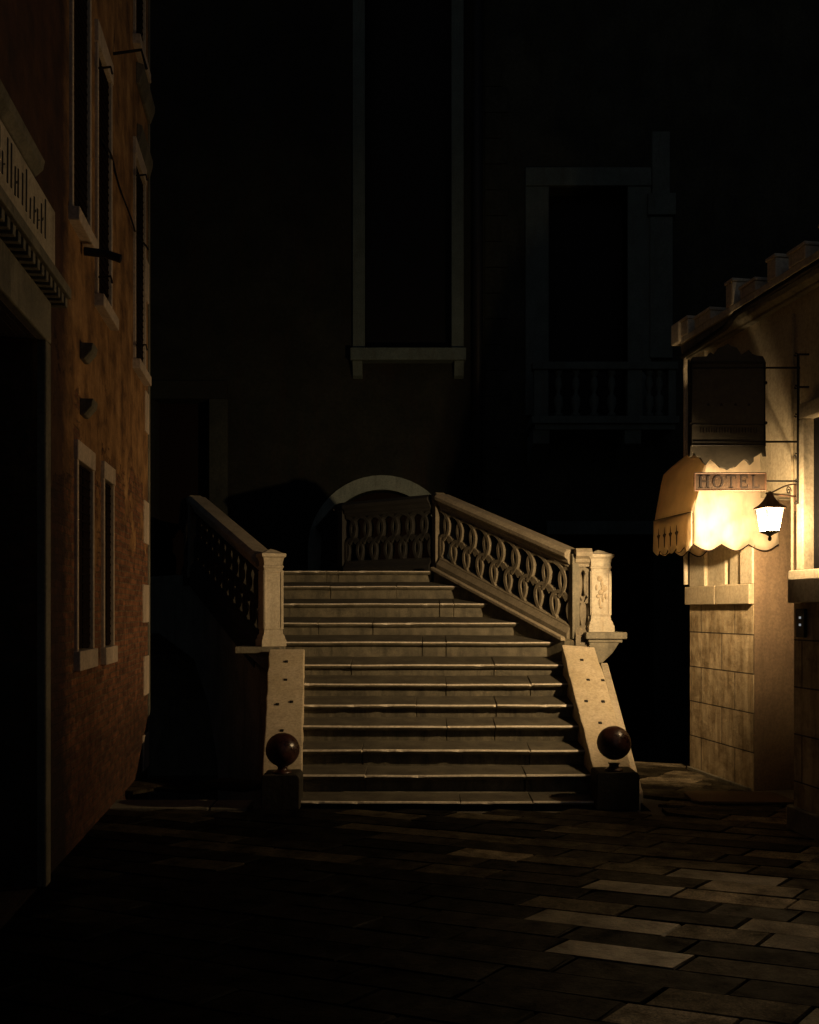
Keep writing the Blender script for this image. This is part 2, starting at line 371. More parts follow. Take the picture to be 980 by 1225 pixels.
def in_quay(x, y):
    if y > QY-.02 and x < 1.97: return False
    if y > 8.5+.12*max(0, x-1.9): return False
    return True
def paving():
    bm = bmesh.new(); lay = bm.loops.layers.color.new('tone')
    a1 = R(-20); a2 = R(48)
    e1 = Vector((math.cos(a1), math.sin(a1), 0)); e2 = Vector((math.cos(a2), math.sin(a2), 0))
    rowh = .205; o = Vector((1.19, 4.83, 0))
    kx = math.sin(a2-a1)
    for r in range(-58, 58):
        s = -9.0+random.random()*.5
        hh = rowh/kx
        while s < 9:
            L = random.choice([.42,.5,.6,.68])*random.uniform(.92,1.08); j = .0045
            b = o+e2*(r*hh)
            q = [b+e1*(s+j)+e2*(j), b+e1*(s+L-j)+e2*(j), b+e1*(s+L-j)+e2*(hh-j*1.3), b+e1*(s+j)+e2*(hh-j*1.3)]
            s += L
            c = sum(q, Vector())/4
            if c.y < -2.5 or c.x < -3.6 or c.x > 4.6 or c.y > 9.4: continue
            if not all(in_quay(p.x, p.y) for p in q): 
                # clip to the quay edge line
                if c.x < 1.9 and c.y < QY-.05:
                    for p in q:
                        if p.y > QY-.03 and p.x < 1.95: p.y = QY-.03
                elif c.y > 8 and c.y < 8.5:
                    for p in q: p.y = min(p.y, 8.5+.12*max(0, p.x-1.9))
                elif c.x > 1.9:
                    for p in q: p.x = max(p.x, 1.975)
                else: continue
            tx, ty = random.gauss(0, .006), random.gauss(0, .009); dz = random.uniform(-.004,.002)
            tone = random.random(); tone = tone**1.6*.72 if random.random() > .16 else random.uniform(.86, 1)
            if c.y > 5.2+random.gauss(0,.5): tone = (.58 if c.x < .4 else .70)+.28*tone  # light painted into slab tone: pale by stairs and right, dark left foreground
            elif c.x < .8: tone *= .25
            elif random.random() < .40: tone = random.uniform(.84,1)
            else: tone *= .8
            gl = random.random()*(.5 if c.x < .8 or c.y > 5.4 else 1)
            n = 4; top = []; up = []; lo = []
            for p in q:
                d = p-c; p2 = c+d*random.uniform(.965,.99)
                z = dz+d.x*tx+d.y*ty
                up.append(bm.verts.new((p2.x+random.gauss(0,.002), p2.y+random.gauss(0,.002), z)))
                lo.append(bm.verts.new((p.x+random.gauss(0,.003), p.y+random.gauss(0,.003), z-.008)))
            dn = [bm.verts.new((v.co.x, v.co.y, -.03)) for v in lo]
            fs = [bm.faces.new(up)]
            for i in range(4):
                k = (i+1)%4
                fs.append(bm.faces.new((lo[i], lo[k], up[k], up[i]))); fs.append(bm.faces.new((dn[i], dn[k], lo[k], lo[i])))
            for f in fs:
                for lp in f.loops: lp[lay] = (tone, gl, 0, 1)
    bmesh.ops.recalc_face_normals(bm, faces=bm.faces)
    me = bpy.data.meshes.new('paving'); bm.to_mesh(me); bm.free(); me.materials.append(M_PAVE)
    o_ = bpy.data.objects.new('paving', me); C.objects.link(o_); tag(o_, kind='structure')
paving()
# white stone edging along the water
ed = MB()
x = -6.0
while x < -1.3:
    L = random.uniform(.8,1.2); ed.box(x, min(x+L-.008, -1.28), QY, QY+.32, -.32, -.004+random.uniform(-.004,.004)); x += L
tag(ed.build('quay_edge', M_DSTONE, bevel=.012), kind='structure')

# ------------------------------------------------------------------ the bridge
br = empty('stone_bridge', (.2, 9.5, 0), 'old stone footbridge with shallow steps, sloping side ramps and pierced balustrades over the dark canal', 'bridge')
ys = [963, 927, 897, 868, 843, 818, 795, 768, 745, 722, 701, 683]
Ys = [7.32, 7.6, 7.88, 8.16, 8.44, 8.72, 9.0, 9.35, 9.75, 10.15, 10.55, 10.9]
Zs = [EYE-(a-HY)*b/F for a, b in zip(ys, Ys)]
Zs[0] = .028
RX = {7:668, 8:628, 9:587, 10:550, 11:515}
def ledge_x(Y):   # inner edge of the left balustrade
    return -1.22-(Y-9.2)*.56
random.seed(11)
for k in range(12):
    Y0, Z0 = Ys[k], Zs[k]
    Y1 = Ys[k+1]+.10 if k < 11 else 11.6
    slope = min(.05, .01+.0075*k)/(Ys[k+1]-Y0) if k < 11 else .0
    if k == 0: xl, xr = -.88, 1.50
    elif k < 7: xl, xr = -1.1-.02*k, 1.62
    else: xl = ledge_x(Y0)-.06; xr = (RX[k]-HX)/F*Y0+.01
    seg = 46; vs = []; 
    ph = random.random()*9
    # each step is laid from two or three blocks, slightly out of line
    cuts = sorted(random.uniform(xl+.4, xr-.4) for _ in range(2)); offs = [(random.uniform(-.005,.005), random.uniform(-.003,.003)) for _ in range(3)]
    prof = lambda zf: [(Y0+.058, Z0-.5), (Y0+.058, Z0-.048), (Y0+.024, Z0-.044), (Y0-.004, Z0-.028), (Y0-.012, Z0-.012), (Y0-.008, Z0-.002), (Y0+.010, Z0+.001), (Y1, Z0+slope*(Y1-Y0)), (Y1, Z0-.5)]
    xs = []
    for i in range(seg+1): xs.append(xl+(xr-xl)*i/seg)
    for c_ in cuts: xs = [x for x in xs if abs(x-c_) > .02]+[c_-.007, c_, c_+.007]
    xs.sort(); seg = len(xs)-1
    rows = []
    for i, x in enumerate(xs):
        bi = sum(x > c for c in cuts); oy, oz = offs[bi]
        wj = .0022*math.sin(x*2.1+ph)+.001*math.sin(x*7+ph*2)
        joint = min(abs(x-c_) for c_ in cuts) < .001
        chip = .016 if joint else .013 if random.random() < .07 else random.uniform(0,.0018)
        row = []
        for q, (yy, zz) in enumerate(prof(0)):
            c = chip if q in (3,4,5) or (joint and 0 < q < 8) else 0
            row.append(Vector((x, yy+(oy+c if q < 7 else 0), zz+oz+wj*(1 if 0 < q < 8 else 0)-(c*.6 if q in (4,5,6) else 0))))
        rows.append(row)
    mb = MB(); n = 9
    for r_ in rows: mb.v += r_
    for i in range(seg):
        for j in range(n): mb.f.append((i*n+j, (i+1)*n+j, (i+1)*n+(j+1)%n, i*n+(j+1)%n))
    mb.f += [tuple(range(n)), tuple(seg*n+j for j in range(n-1,-1,-1))]
    o = mb.build('step', M_STEP, br)
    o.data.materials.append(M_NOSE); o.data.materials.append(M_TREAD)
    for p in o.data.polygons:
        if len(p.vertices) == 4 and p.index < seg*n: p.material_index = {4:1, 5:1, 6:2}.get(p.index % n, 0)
    # joints between the blocks of a step
# body of the bridge: lofted through stations, with the vault over the canal
st = [((-1.16,7.5),(1.86,7.5),.0,-3), ((-1.30,8.2),(1.88,8.2),.2,-3), ((-1.5,9.2),(1.93,9.3),.95,-3), ((-1.95,10.0),(1.35,9.95),1.35,-3),
      ((-2.15,10.4),(1.0,10.4),1.55,-3), ((-2.18,10.45),(.97,10.45),1.57,-.2), ((-2.35,10.75),(.74,10.75),1.62,.45), ((-2.65,11.3),(.42,11.2),1.85,.95),
      ((-3.3,12.1),(-.6,11.95),1.9,1.25), ((-3.9,12.8),(-.95,12.6),1.86,1.2), ((-4.5,13.4),(-1.1,13.4),1.86,.9), ((-4.8,13.8),(-1.15,13.9),1.86,.2), ((-5,14),(-1.17,14),1.86,-3), ((-5.6,14.98),(-1.35,14.98),1.86,-3)]
mb = MB()
for (a, b, zt, zb) in st: mb.v += [Vector((a[0],a[1],zb)), Vector((a[0],a[1],zt)), Vector((b[0],b[1],zt)), Vector((b[0],b[1],zb))]
for i in range(len(st)-1):
    for j in range(4): mb.f.append((4*i+j, 4*i+(j+1)%4, 4*i+4+(j+1)%4, 4*i+4+j))
mb.f += [(0,1,2,3), tuple(4*(len(st)-1)+j for j in (3,2,1,0))]
mb.build('abutment', M_DSTONE, br)
# deck
mb = MB().prism([(-2.6,11.5,1.86),(.38,11.3,1.86),(-.75,12.1,1.86),(-1.3,14.99,1.86),(-5.6,14.99,1.86),(-3.3,12.2,1.86)], (0,0,.145))
mb.build('deck', M_DSTONE, br, bevel=.01)
# sloping cheek ramps
def ramp_obj(bl, brr, tl, tr):
    d = -.5
    mb = MB()
    n = 14; vs = []
    for i in range(n+1):
        t = i/n
        a = bl.lerp(tl, t); b = brr.lerp(tr, t)
        j = [random.gauss(0,.0035) for _ in range(4)]
        vs += [a+Vector((j[0],0,j[1])), a+Vector((.0,0,-.5)), b+Vector((0,0,-.5)), b+Vector((j[2]*1.5,0,j[3]))]
    fs = [(i*4+q, i*4+(q+1)%4, i*4+4+(q+1)%4, i*4+4+q) for i in range(n) for q in range(4)]+[(0,1,2,3), (n*4+3,n*4+2,n*4+1,n*4)]
    mb.add(vs, fs); o = mb.build('ramp', M_RAMP, br, bevel=.010)
    # square mortises where an iron rail once stood
    return o
rbl, rbr, rtl, rtr = P(710,921,7.5), P(757,921,7.5), P(672,771.5,9.1), P(712,773,9.12)
ro = ramp_obj(rbl, rbr, rtl, rtr)
lbl, lbr, ltl, ltr = P(314,930,7.5), P(361,930,7.5), P(322,776,9.0), P(364.5,776,9.0)
lo = ramp_obj(lbl, lbr, ltl, ltr)
def studs(bl, brr, tl, tr, par, pts):
    n = (brr-bl).cross(tl-bl).normalized()
    for (s, t) in pts:
        c = (bl.lerp(tl, t)).lerp(brr.lerp(tr, t), s)
        mb = MB(); mb.box(-.016,.016,-.014,.014,-.012,.010, Matrix.Translation(c) @ n.to_track_quat('Z','Y').to_matrix().to_4x4())
        mb.build('iron_stub', M_IRON, par, bevel=.003)
studs(rbl, rbr, rtl, rtr, ro, [(.48,.86),(.5,.68),(.92,.68),(.28,.5),(.75,.5),(.5,.33)])
studs(lbl, lbr, ltl, ltr, lo, [(.5,.88),(.5,.72),(.3,.52),(.68,.54),(.45,.32)])
# wall under the ramp's outer side
mb = MB().prism([(1.845,7.55,-.9),(1.845,7.55,.05),(1.93,9.3,1.02),(1.93,9.3,-.9)], (.075,0,0)); mb.build('side_wall', M_IST, br, bevel=.01)

def newel(c, rot, w, z0, z1, m, name='newel'):
    mb = MB(); h = z1-z0; a = w/2
    pr = [(a*1.32,0),(a*1.32,.06),(a*1.22,.075),(a*1.18,.10),(a*1.03,.125),(a*1.03,.14),(a,.15),(a,h-.165),(a*1.1,h-.155),(a*1.1,h-.14),(a*1.0,h-.13),(a*1.02,h-.10),(a*1.12,h-.06),(a*1.3,h-.045),(a*1.3,h-.015),(a*.9,h-.004),(a*.45,h+.02),(.003,h+.034)]
    mb.lathe(pr, (c[0], c[1], z0), sq=True, rot=rot)
    o = mb.build(name, m, br, bevel=.004)
    # raised border on the faces, leaving a sunk panel
    mt = Matrix.Translation((c[0], c[1], z0)) @ Matrix.Rotation(rot, 4, 'Z')
    f = MB(); t = .012; e = a+.009
    for q in range(4):
        mq = mt @ Matrix.Rotation(q*math.pi/2, 4, 'Z')
        f.box(-a, -a+.022, -e, -a+.002, .17, h-.185, mq); f.box(a-.022, a, -e+.0005, -a+.002, .17, h-.185, mq)
        f.box(-a+.022, a-.022, -e, -a+.002, .17, .19, mq); f.box(-a+.022, a-.022, -e, -a+.002, h-.205, h-.185, mq)
    f.build('panel_border', m, o, bevel=.003)
    return o, mt
nr, nrm = newel((1.925, 9.38), R(4), .20, 1.33, 2.13, M_NEWEL)
# worn carved figure on the lit face
fg = MB(); yy = -.1
def blob(x, z, rx, rz, dy=.012): 
    c = nrm @ Vector((x, yy-.001, z)); fg.sphere(c, 1, rx, dy, rz, 14, 8)
blob(-.015,.54,.026,.03); blob(.01,.49,.016,.04); blob(.03,.44,.034,.035); blob(.0,.40,.03,.028); blob(-.03,.36,.022,.02); blob(.02,.34,.014,.04); blob(-.012,.30,.012,.04); blob(-.045,.45,.012,.03); blob(.05,.36,.012,.03); blob(.0,.25,.02,.014)
fg.build('carved_relief', M_RUST, nr, smooth=True)
# corbel slab below right newel
mb = MB().box(1.76, 2.17, 9.16, 9.62, 1.262, 1.33); mb.box(1.79, 2.13, 9.19, 9.60, 1.225, 1.262)
mb.prism([(1.80,9.2,1.225),(2.10,9.2,1.225),(2.04,9.2,1.13),(1.97,9.2,1.06),(1.93,9.2,1.02),(1.8,9.2,1.02)], (0,.38,0))
mb.build('corbel', M_DSTONE, br, bevel=.008)
nl, nlm = newel((-1.39, 9.22), R(24), .19, 1.19, 2.13, M_IST)
mb = MB().box(-1.72, -1.27, 9.05, 9.5, 1.125, 1.19); mb.prism([(-1.62,9.1,1.125),(-1.30,9.1,1.125),(-1.30,9.1,.85),(-1.42,9.1,.95)], (0,.36,0)); mb.build('corbel', M_DSTONE, br, bevel=.008)

def lerp(a, b, t): return a+(b-a)*t
def balustrade(A, B, zb, zt, thick=.085, per=.205, count=None, mb_=None, mt_=None):
    """A, B plan points; zb/zt = (bottom, top) heights at A and B for the pierced panel"""
    A = Vector((*A, 0)); B = Vector((*B, 0)); L = (B-A).length; d = (B-A)/L
    n = count or max(2, round(L/per)); p = L/n
    def pt(s, h):     # h 0..1 in panel height
        t = s/L; zz = lerp(lerp(zb[0], zb[1], t), lerp(zt[0], zt[1], t), h)
        q = A+d*s; return Vector((q.x, q.y, zz))
    nr_ = Vector((d.y, -d.x, 0))
    mb = MB()
    def ribbon(pts, w, th):
        # pts (s, h) ; rectangular bar following them inside the panel
        P3 = [pt(*q) for q in pts]; vs = []
        for i, q in enumerate(P3):
            t = (P3[min(i+1, len(P3)-1)]-P3[max(i-1, 0)]).normalized()
            sd = t.cross(nr_).normalized()
            vs += [q+sd*w*.5+nr_*th*.36, q+sd*w*.38+nr_*th*.5, q-sd*w*.38+nr_*th*.5, q-sd*w*.5+nr_*th*.36, q-sd*w*.5-nr_*th*.36, q-sd*w*.38-nr_*th*.5, q+sd*w*.38-nr_*th*.5, q+sd*w*.5-nr_*th*.36]
        m = len(P3)
        mb.add(vs, [(i*8+j, i*8+(j+1)%8, (i+1)*8+(j+1)%8, (i+1)*8+j) for i in range(m-1) for j in range(8)]+[tuple(range(7,-1,-1)), tuple((m-1)*8+j for j in range(8))])
    for i in range(-1, n+1):
        for row in (0, 1):
            off = (i+.5*row)*p+p*.5
            htop, hbot = (.94, .40) if row else (.50, -.03)
            for sg in (-1, 1):
                pts = []
                for k in range(13):
                    u = k/12
                    wv = .68*math.sin(math.pi*min(1, u*.93+.0))**.62 if u > 0 else 0
                    pts.append((off+sg*p*wv, htop-(htop-hbot)*(u**1.25)))
                pts = [q for q in pts if -.01 <= q[0] <= L+.01]
                if len(pts) > 2: ribbon(pts, .046, thick*(1.08 if (row+(sg > 0)) % 2 else 1.0))
    # little leaves filling the crossings
    for i in range(n+1):
        for h, o_ in ((.44, .0), (.94, .5), (.90, .5), (.04, 0)):
            s = (i+o_)*p
            if not (.03 < s < L-.03): continue
            c = pt(s, h); big = .034
            q = [c+Vector((0,0,big*1.3)), c+d*big, c-Vector((0,0,big*1.5)), c-d*big]
            mb.prism([v-nr_*thick*.4 for v in q], nr_*thick*.8)
    mb_ = mb_ or M_BAL; mt_ = mt_ or M_BALTOP
    pan = mb.build('openwork_panel', mb_, br, bevel=0)
    path_b = [pt(0,0), pt(L,0)]; path_t = [pt(0,1), pt(L,1)]
    low = [(-.055,-.0),(-.055,.012),(-.035,.03),(.035,.03),(.055,.012),(.055,0),(.075,-.03),(.10,-.06),(.10,-.30),(-.10,-.30),(-.10,-.06),(-.075,-.03)]
    MB().sweep(path_b, low).build('base_rail', mb_, br)
    hi = [(-.05,-.03),(-.05,0),(-.075,.015),(-.085,.05),(-.125,.075),(-.13,.115),(-.09,.155),(.09,.155),(.13,.115),(.125,.075),(.085,.05),(.075,.015),(.05,0),(.05,-.03)]
    MB().sweep(path_t, hi).build('handrail', mt_, br, bevel=.003)
    return pan
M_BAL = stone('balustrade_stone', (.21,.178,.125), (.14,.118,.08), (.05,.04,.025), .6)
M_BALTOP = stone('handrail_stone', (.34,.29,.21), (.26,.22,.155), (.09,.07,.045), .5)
A, B = (1.67, 9.37), (.40, 11.03)
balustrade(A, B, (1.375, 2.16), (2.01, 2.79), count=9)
# short return to the newel
balustrade((1.84, 9.36), (1.675, 9.36), (1.36, 1.36), (2.02, 2.02), count=2, per=.08)
mb = MB(); mb.lathe([(.042,0),(.042,.86)], (1.672, 9.34, 1.26), sq=True, rot=R(20)); mb.build('post', M_DSTONE, br, bevel=.006)
# string below the balustrade with its pale ledge
d_ = (Vector((.27,10.9,0))-Vector((1.52,9.22,0))).normalized()
sp = [(1.54, 9.20, 1.275), (.275, 10.9, 2.055)]
MB().sweep(sp, [(-.035,-.03),(-.035,.0),(-.025,.008),(.02,.008),(.03,-.03)]).build('string_ledge', M_BALTOP, br, bevel=.003)
MB().sweep([(a+.045*.8, b+.045*.6, c-.035) for a, b, c in sp], [(-.03,-.45),(-.03,.0),(.17,.0),(.17,-.45)]).build('string', M_STEP, br)
# far post and level rails of the crown
def post(c, rot, w, z0, z1, m):
    mb = MB(); h = z1-z0; a = w/2
    mb.lathe([(a*1.15,0),(a*1.15,.12),(a,.14),(a,h-.12),(a*1.15,h-.1),(a*1.25,h-.05),(a*1.25,h-.02),(a*.9,h)], (c[0],c[1],z0), sq=True, rot=rot)
    return mb.build('post', m, br, bevel=.006)
post((.345, 11.1), R(20), .115, 1.95, 2.965, M_BAL)
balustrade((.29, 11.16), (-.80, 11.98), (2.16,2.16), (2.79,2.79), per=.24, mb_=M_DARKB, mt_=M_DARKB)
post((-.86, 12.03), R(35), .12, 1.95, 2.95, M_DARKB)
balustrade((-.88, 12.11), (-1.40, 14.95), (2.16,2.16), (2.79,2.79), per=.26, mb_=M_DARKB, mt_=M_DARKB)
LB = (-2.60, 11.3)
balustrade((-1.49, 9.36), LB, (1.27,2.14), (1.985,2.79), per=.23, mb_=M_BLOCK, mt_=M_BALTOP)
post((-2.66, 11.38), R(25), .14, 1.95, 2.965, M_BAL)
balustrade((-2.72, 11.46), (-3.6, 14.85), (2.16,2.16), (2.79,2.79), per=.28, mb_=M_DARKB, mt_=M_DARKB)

# ------------------------------------------------------------------ ball bollards at the stair foot
def bollard(x0, x1, z1, y0, y1, cx, cz, r, label):
    root = empty('ball_bollard', ((x0+x1)/2, (y0+y1)/2, 0), label, 'bollard', 'stone ball bollards at the foot of the bridge')
    mb = MB()
    # slightly crooked block with worn top
    mb.prism([(x0,y0,-.02),(x1,y0,-.02),(x1+.004,y0,z1-.03),(x1-.012,y0,z1-.006),(x1-.03,y0,z1),(x0+.02,y0,z1-.004),(x0+.004,y0,z1-.02)], (0, y1-y0, 0))
    mb.build('block', M_BLOCK, root, bevel=.008)
    cy = (y0+y1)/2-.04
    n = MB().lathe([(.07,0),(.072,.01),(.055,.02),(.04,.03),(.038,.045),(.05,.06)], (cx, cy, z1-.002), 20); n.build('neck', M_BALL, root, smooth=True)
    MB().sphere((cx, cy, cz), r, u=40, w=26).build('ball', M_BALL, root, smooth=True)
bollard(1.465, 1.80, .283, 7.20, 7.46, (735-HX)/F*7.28, EYE-(889-HY)*7.28/F, .134, 'dark polished ball on a low stone block at the foot of the brightly lit ramp')
bollard(-1.165, -.865, .262, 7.20, 7.46, (338-HX)/F*7.28, EYE-(897-HY)*7.28/F, .134, 'dark polished ball on a low stone block at the foot of the dimmer brown ramp')

# ------------------------------------------------------------------ brick house on the near side
dl = Vector((-.132, 1, 0)).normalized()
LM = Matrix.Translation((-2.6145, 9.2, 0)) @ Matrix(((dl.x, -dl.y, 0, 0), (dl.y, dl.x, 0, 0), (0,0,1,0), (0,0,0,1)))
def uL(px):
    Y = 1.396/((HX-px)/F-.132); return (Y-9.2)/dl.y
def Yl(px): return 1.396/((HX-px)/F-.132)
bh = empty('brick_house', None, 'tall ochre plastered brick house with stone framed windows facing the lantern across the square', 'house', xf=LM)
wins = [(uL(90), uL(109.5), 1.28, 2.54), (uL(122), uL(134), 1.27, 2.54), (uL(84), uL(106), 4.13, 6.3), (uL(114.5), uL(131.5), 3.84, 5.67), (uL(160), uL(172.5), 3.82, 5.67),
        (uL(121)-.0, uL(134), 6.75, 8.3), (uL(160), uL(172), 6.75, 8.3)]
door = (uL(-60), uL(45.5), .0, 3.06)
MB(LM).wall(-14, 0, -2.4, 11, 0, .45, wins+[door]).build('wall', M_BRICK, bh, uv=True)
MB(LM).wall(-14, 0, -2.4, 10.95, .46, 6, []).build('interior', M_BLACK, bh)
for i, (a, b, z0, z1) in enumerate(wins):
    fr = MB(LM); t = .07 if i < 2 else .06
    t2 = .024
    lh = .13 if i < 2 else .16
    fr.box(a-.012, a+t2, -.024, .012, z0, z1); fr.box(b-t2, b+.012, -.024, .012, z0, z1)
    fr.box(a-.02, b+.02, -.030, .2, z1-.002, z1-.002+lh)
    win = fr.build('window', M_FRAME, bh, bevel=.006)
    MB(LM).box(a-.03, b+.03, -.07 if i > 1 else -.045, .2, z0-(.09 if i > 1 else .13), z0+.001).build('sill', M_FRAME, win, bevel=.006)
    MB(LM).box(a+t2-.002, b-t2+.002, .12, .15, z0, z1).build('pane', M_GLASSDARK, win)
    sh = MB(LM); 
    c = (a+b)/2
    for q in (-1, 1):
        sh.box(c+q*.012 if q > 0 else a+t2, b-t2 if q > 0 else c-.012, .002, .03, z0+.01, z1-.01)
    nz = int((z1-z0)/.06)
    for k in range(nz): sh.box(a+t2+.02, b-t2-.02, -.006, .01, z0+.03+k*.06, z0+.045+k*.06)
    sh.build('shutter', M_WOOD, win)
    if i in (3, 4, 5):
        for zz in (z0+.12, z1-.2):
            MB(LM).tube([(a-.02,-.03,zz),(a-.05,-.12,zz),(a-.05,-.13,zz-.05)], .008, 6).build('shutter_hook', M_IRON, win)
# stone quoins on the canal corner
random.seed(4)
for z0, z1, w_ in ((2.2,2.62,.30),(1.43,1.80,.36),(.72,1.10,.30),(3.3,3.7,.22),(.0,.34,.36),(4.6,5.0,.2)):
    MB(LM).box(-w_, .02, -.014, .3, z0, z1).build('quoin', M_FRAME, bh, bevel=.008)
MB(LM).box(-.03, .02, -.018, .30, -2.4, 11).build('corner_edging', M_DSTONE, bh, bevel=.006)
# stone corbels
for z in (3.24, 2.865):
    MB(LM).prism([(uL(96),0,z),(uL(96),-.03,z),(uL(96),-.08,z+.06),(uL(96),-.09,z+.11),(uL(96),0,z+.11)], (uL(102)-uL(96),0,0)).build('corbel', M_DSTONE, bh, bevel=.006)
MB(LM).tube([(uL(98),-.02,3.98),(uL(98),-.16,3.97),(uL(98),-.26,3.94)], .028, 10).build('pipe_stub', M_IRON, bh)
MB(LM).tube([(uL(136),-.0,6.0),(uL(136),-.22,6.05),(uL(136),-.26,5.9)], .012, 8).build('iron_hook', M_IRON, bh)
cb = MB(LM)
pts = [(uL(118)+i*.16, -.02-.012*math.sin(i), 5.02+.06*math.sin(i*.55)) for i in range(15)]
cb.tube(pts, .008, 6); cb.build('cable', M_IRON, bh)
# cornice pieces high up by the corner
for u0, u1, z, dp in ((-1.1,-.02,8.4,.16),(-.75,-.02,6.4,.07),(-.7,-.02,5.86,.05)):
    MB(LM).prism([(u0,0,z),(u0,-dp*.4,z),(u0,-dp,z+.12),(u0,-dp,z+.18),(u0,0,z+.2)], (u1-u0,0,0)).build('cornice', M_DSTONE, bh, bevel=.006)
# portal: jamb, lintel, dentilled moulding, lettered slab, hood
a = uL(45.5)
MB(LM).box(a-.0, a+.10, -.05, .35, 0, 3.06).build('door_jamb', M_DSTONE, bh, bevel=.01)
MB(LM).box(uL(-60), a+.10, -.052, .3, 3.062, 3.30).build('lintel', M_DSTONE, bh, bevel=.01)
dn = MB(LM).box(uL(-60), a+.20, -.14, .0, 3.355, 3.415)
k = uL(-55)
while k < a+.18: dn.box(k, k+.045, -.12, .0, 3.301, 3.354); k += .085
dn.build('dentil_moulding', M_DSTONE, bh, bevel=.005)
slab = MB(LM).box(uL(-60), uL(54), -.06, .1, 3.42, 3.84); slab = slab.build('lettered_slab', M_IST, bh, bevel=.006)
tx = MB(LM); random.seed(3); u = uL(-50)
while u < uL(44):
    h = random.choice([.12,.16,.18,.24]); z = 3.60-.02*random.random()
    tx.prism([(u,-.0635,z),(u+.016,-.0635,z),(u+.022,-.0635,z+h*.9),(u+.006,-.0635,z+h*.9)], (0,.006,0))
    if random.random() < .5: tx.prism([(u+.012,-.0632,z+h*.35),(u+.05,-.0632,z+h*.5),(u+.05,-.0632,z+h*.58),(u+.012,-.0632,z+h*.43)], (0,.006,0))
    u += random.uniform(.045,.085)
tx.build('inscription', M_DARKB, slab)
MB(LM).prism([(uL(-60),0,3.9),(uL(-60),-.03,3.9),(uL(-60),-.07,3.94),(uL(-60),-.08,3.99),(uL(-60),0,4.01)], (uL(37)-uL(-60),0,0)).build('hood', M_DSTONE, bh, bevel=.006)
MB(LM).box(uL(-60)+.0, a, .2, .24, 0, 3.06).build('door', M_WOOD, bh, bevel=.006)

# ------------------------------------------------------------------ hotel on the other side
dr = Vector((-.17, 1, 0)).normalized()
RM = Matrix.Translation((2.735, 8.97, 0)) @ Matrix(((dr.x, -dr.y, 0, 0), (dr.y, dr.x, 0, 0), (0,0,1,0), (0,0,0,1)))
def uR(px):
    Y = (2.735+.17*8.97)/((px-HX)/F+.17); return (Y-8.97)/dr.y
def uRY(Y): return (Y-8.97)/dr.y
hb = empty('hotel_building', None, 'cream hotel with rusticated stone base, battlemented parapet and lamplit front beside the canal', 'hotel', xf=RM)
# upper plaster wall is set back 30 mm from the base course
dY0, dY1 = uRY(6.62), uRY(7.83)
slit = (uR(869.5), uR(863.5), 1.785, 2.35)
wn = (uR(1030), uR(966), 1.86, 3.02)
MB(RM).wall(-12, 0, 1.60, 4.12, -.03, -.5, [(dY0, dY1, 1.60, 2.5), slit, wn]).build('wall', M_PLASTER, hb, uv=True)
MB(RM).wall(-12, -.02, -2.4, 4.10, -.52, -6, []).build('interior', M_BLACK, hb)
base = MB(RM).wall(dY1, 0, -2.4, 1.6, .0, -.5, [])
base.build('stone_base', M_ASHLAR, hb, uv=True)
MB(RM).wall(-12, dY0, -2.4, 1.6, .40, -.5, []).build('stone_base', M_ASHLAR, hb, uv=True)
MB(RM).box(-12, dY0+.02, .40, .45, -.02, .16).build('plinth', M_DSTONE, hb, bevel=.01)
MB(RM).box(dY1+.03, .01, .0, .03, -.02, .03).build('plinth', M_DSTONE, hb, bevel=.006)
def course(u0, u1, y1, n, nm='string_course'):
    for k in range(n):
        a = u0+(u1-u0)*k/n; b = u0+(u1-u0)*(k+1)/n
        MB(RM).box(a, b-.006, -.06, y1+random.uniform(-.003,.003), 1.602, 1.775).build(nm, M_WALLST, hb, bevel=.008)
course(dY1, .03, .045, 2); course(dY0-1.3, dY0+.03, .44, 3)
# pilaster strips on the upper far wall
MB(RM).box(-.30, -.0, -.03, .005, 1.776, 4.05).build('pilaster', M_PLASTER, hb, bevel=.006)
MB(RM).box(dY1, dY1+.2, -.03, .012, 1.776, 2.9).build('pilaster', M_PLASTER, hb, bevel=.006)
MB(RM).box(slit[0]-.01, slit[1]+.01, -.2, -.18, 1.78, 2.36).build('window_pane', M_WOOD, hb)
# big window with stone surround on the near part
wf = MB(RM); t = .10
wf.box(wn[1]-.02, wn[1]+.07, -.05, .05, wn[2]-.0, wn[3]+.0); wf.box(wn[0], wn[1]+.07, -.05, .05, wn[3]+.001, wn[3]+.12)
wo = wf.build('window', M_IST, hb, bevel=.008)
MB(RM).box(wn[0]-.1, wn[1]+.10, -.05, .10, wn[2]-.083, wn[2]-.002).build('sill', M_IST, wo, bevel=.008)
MB(RM).box(wn[0], wn[1]-.02, -.06, -.04, wn[2], wn[3]).build('pane', M_GLASSDARK, wo)
M_JAMB = stone('brown_jamb', (.17,.115,.065), (.13,.085,.05), (.06,.04,.02), .6, .85)
MB(RM).box(dY1-.012, dY1-.001, -.44, -.004, .01, 2.49).build('door_jamb', M_JAMB, hb, bevel=.004)
# door reveal and door leaf
MB(RM).box(dY0, dY1, -.50, -.44, .0, 2.5).build('door', M_WOOD, hb, bevel=.004)
MB(RM).box(dY0+.0, dY1, -.44, .02, -.0, .012).build('door_step', M_DSTONE, hb, bevel=.004)
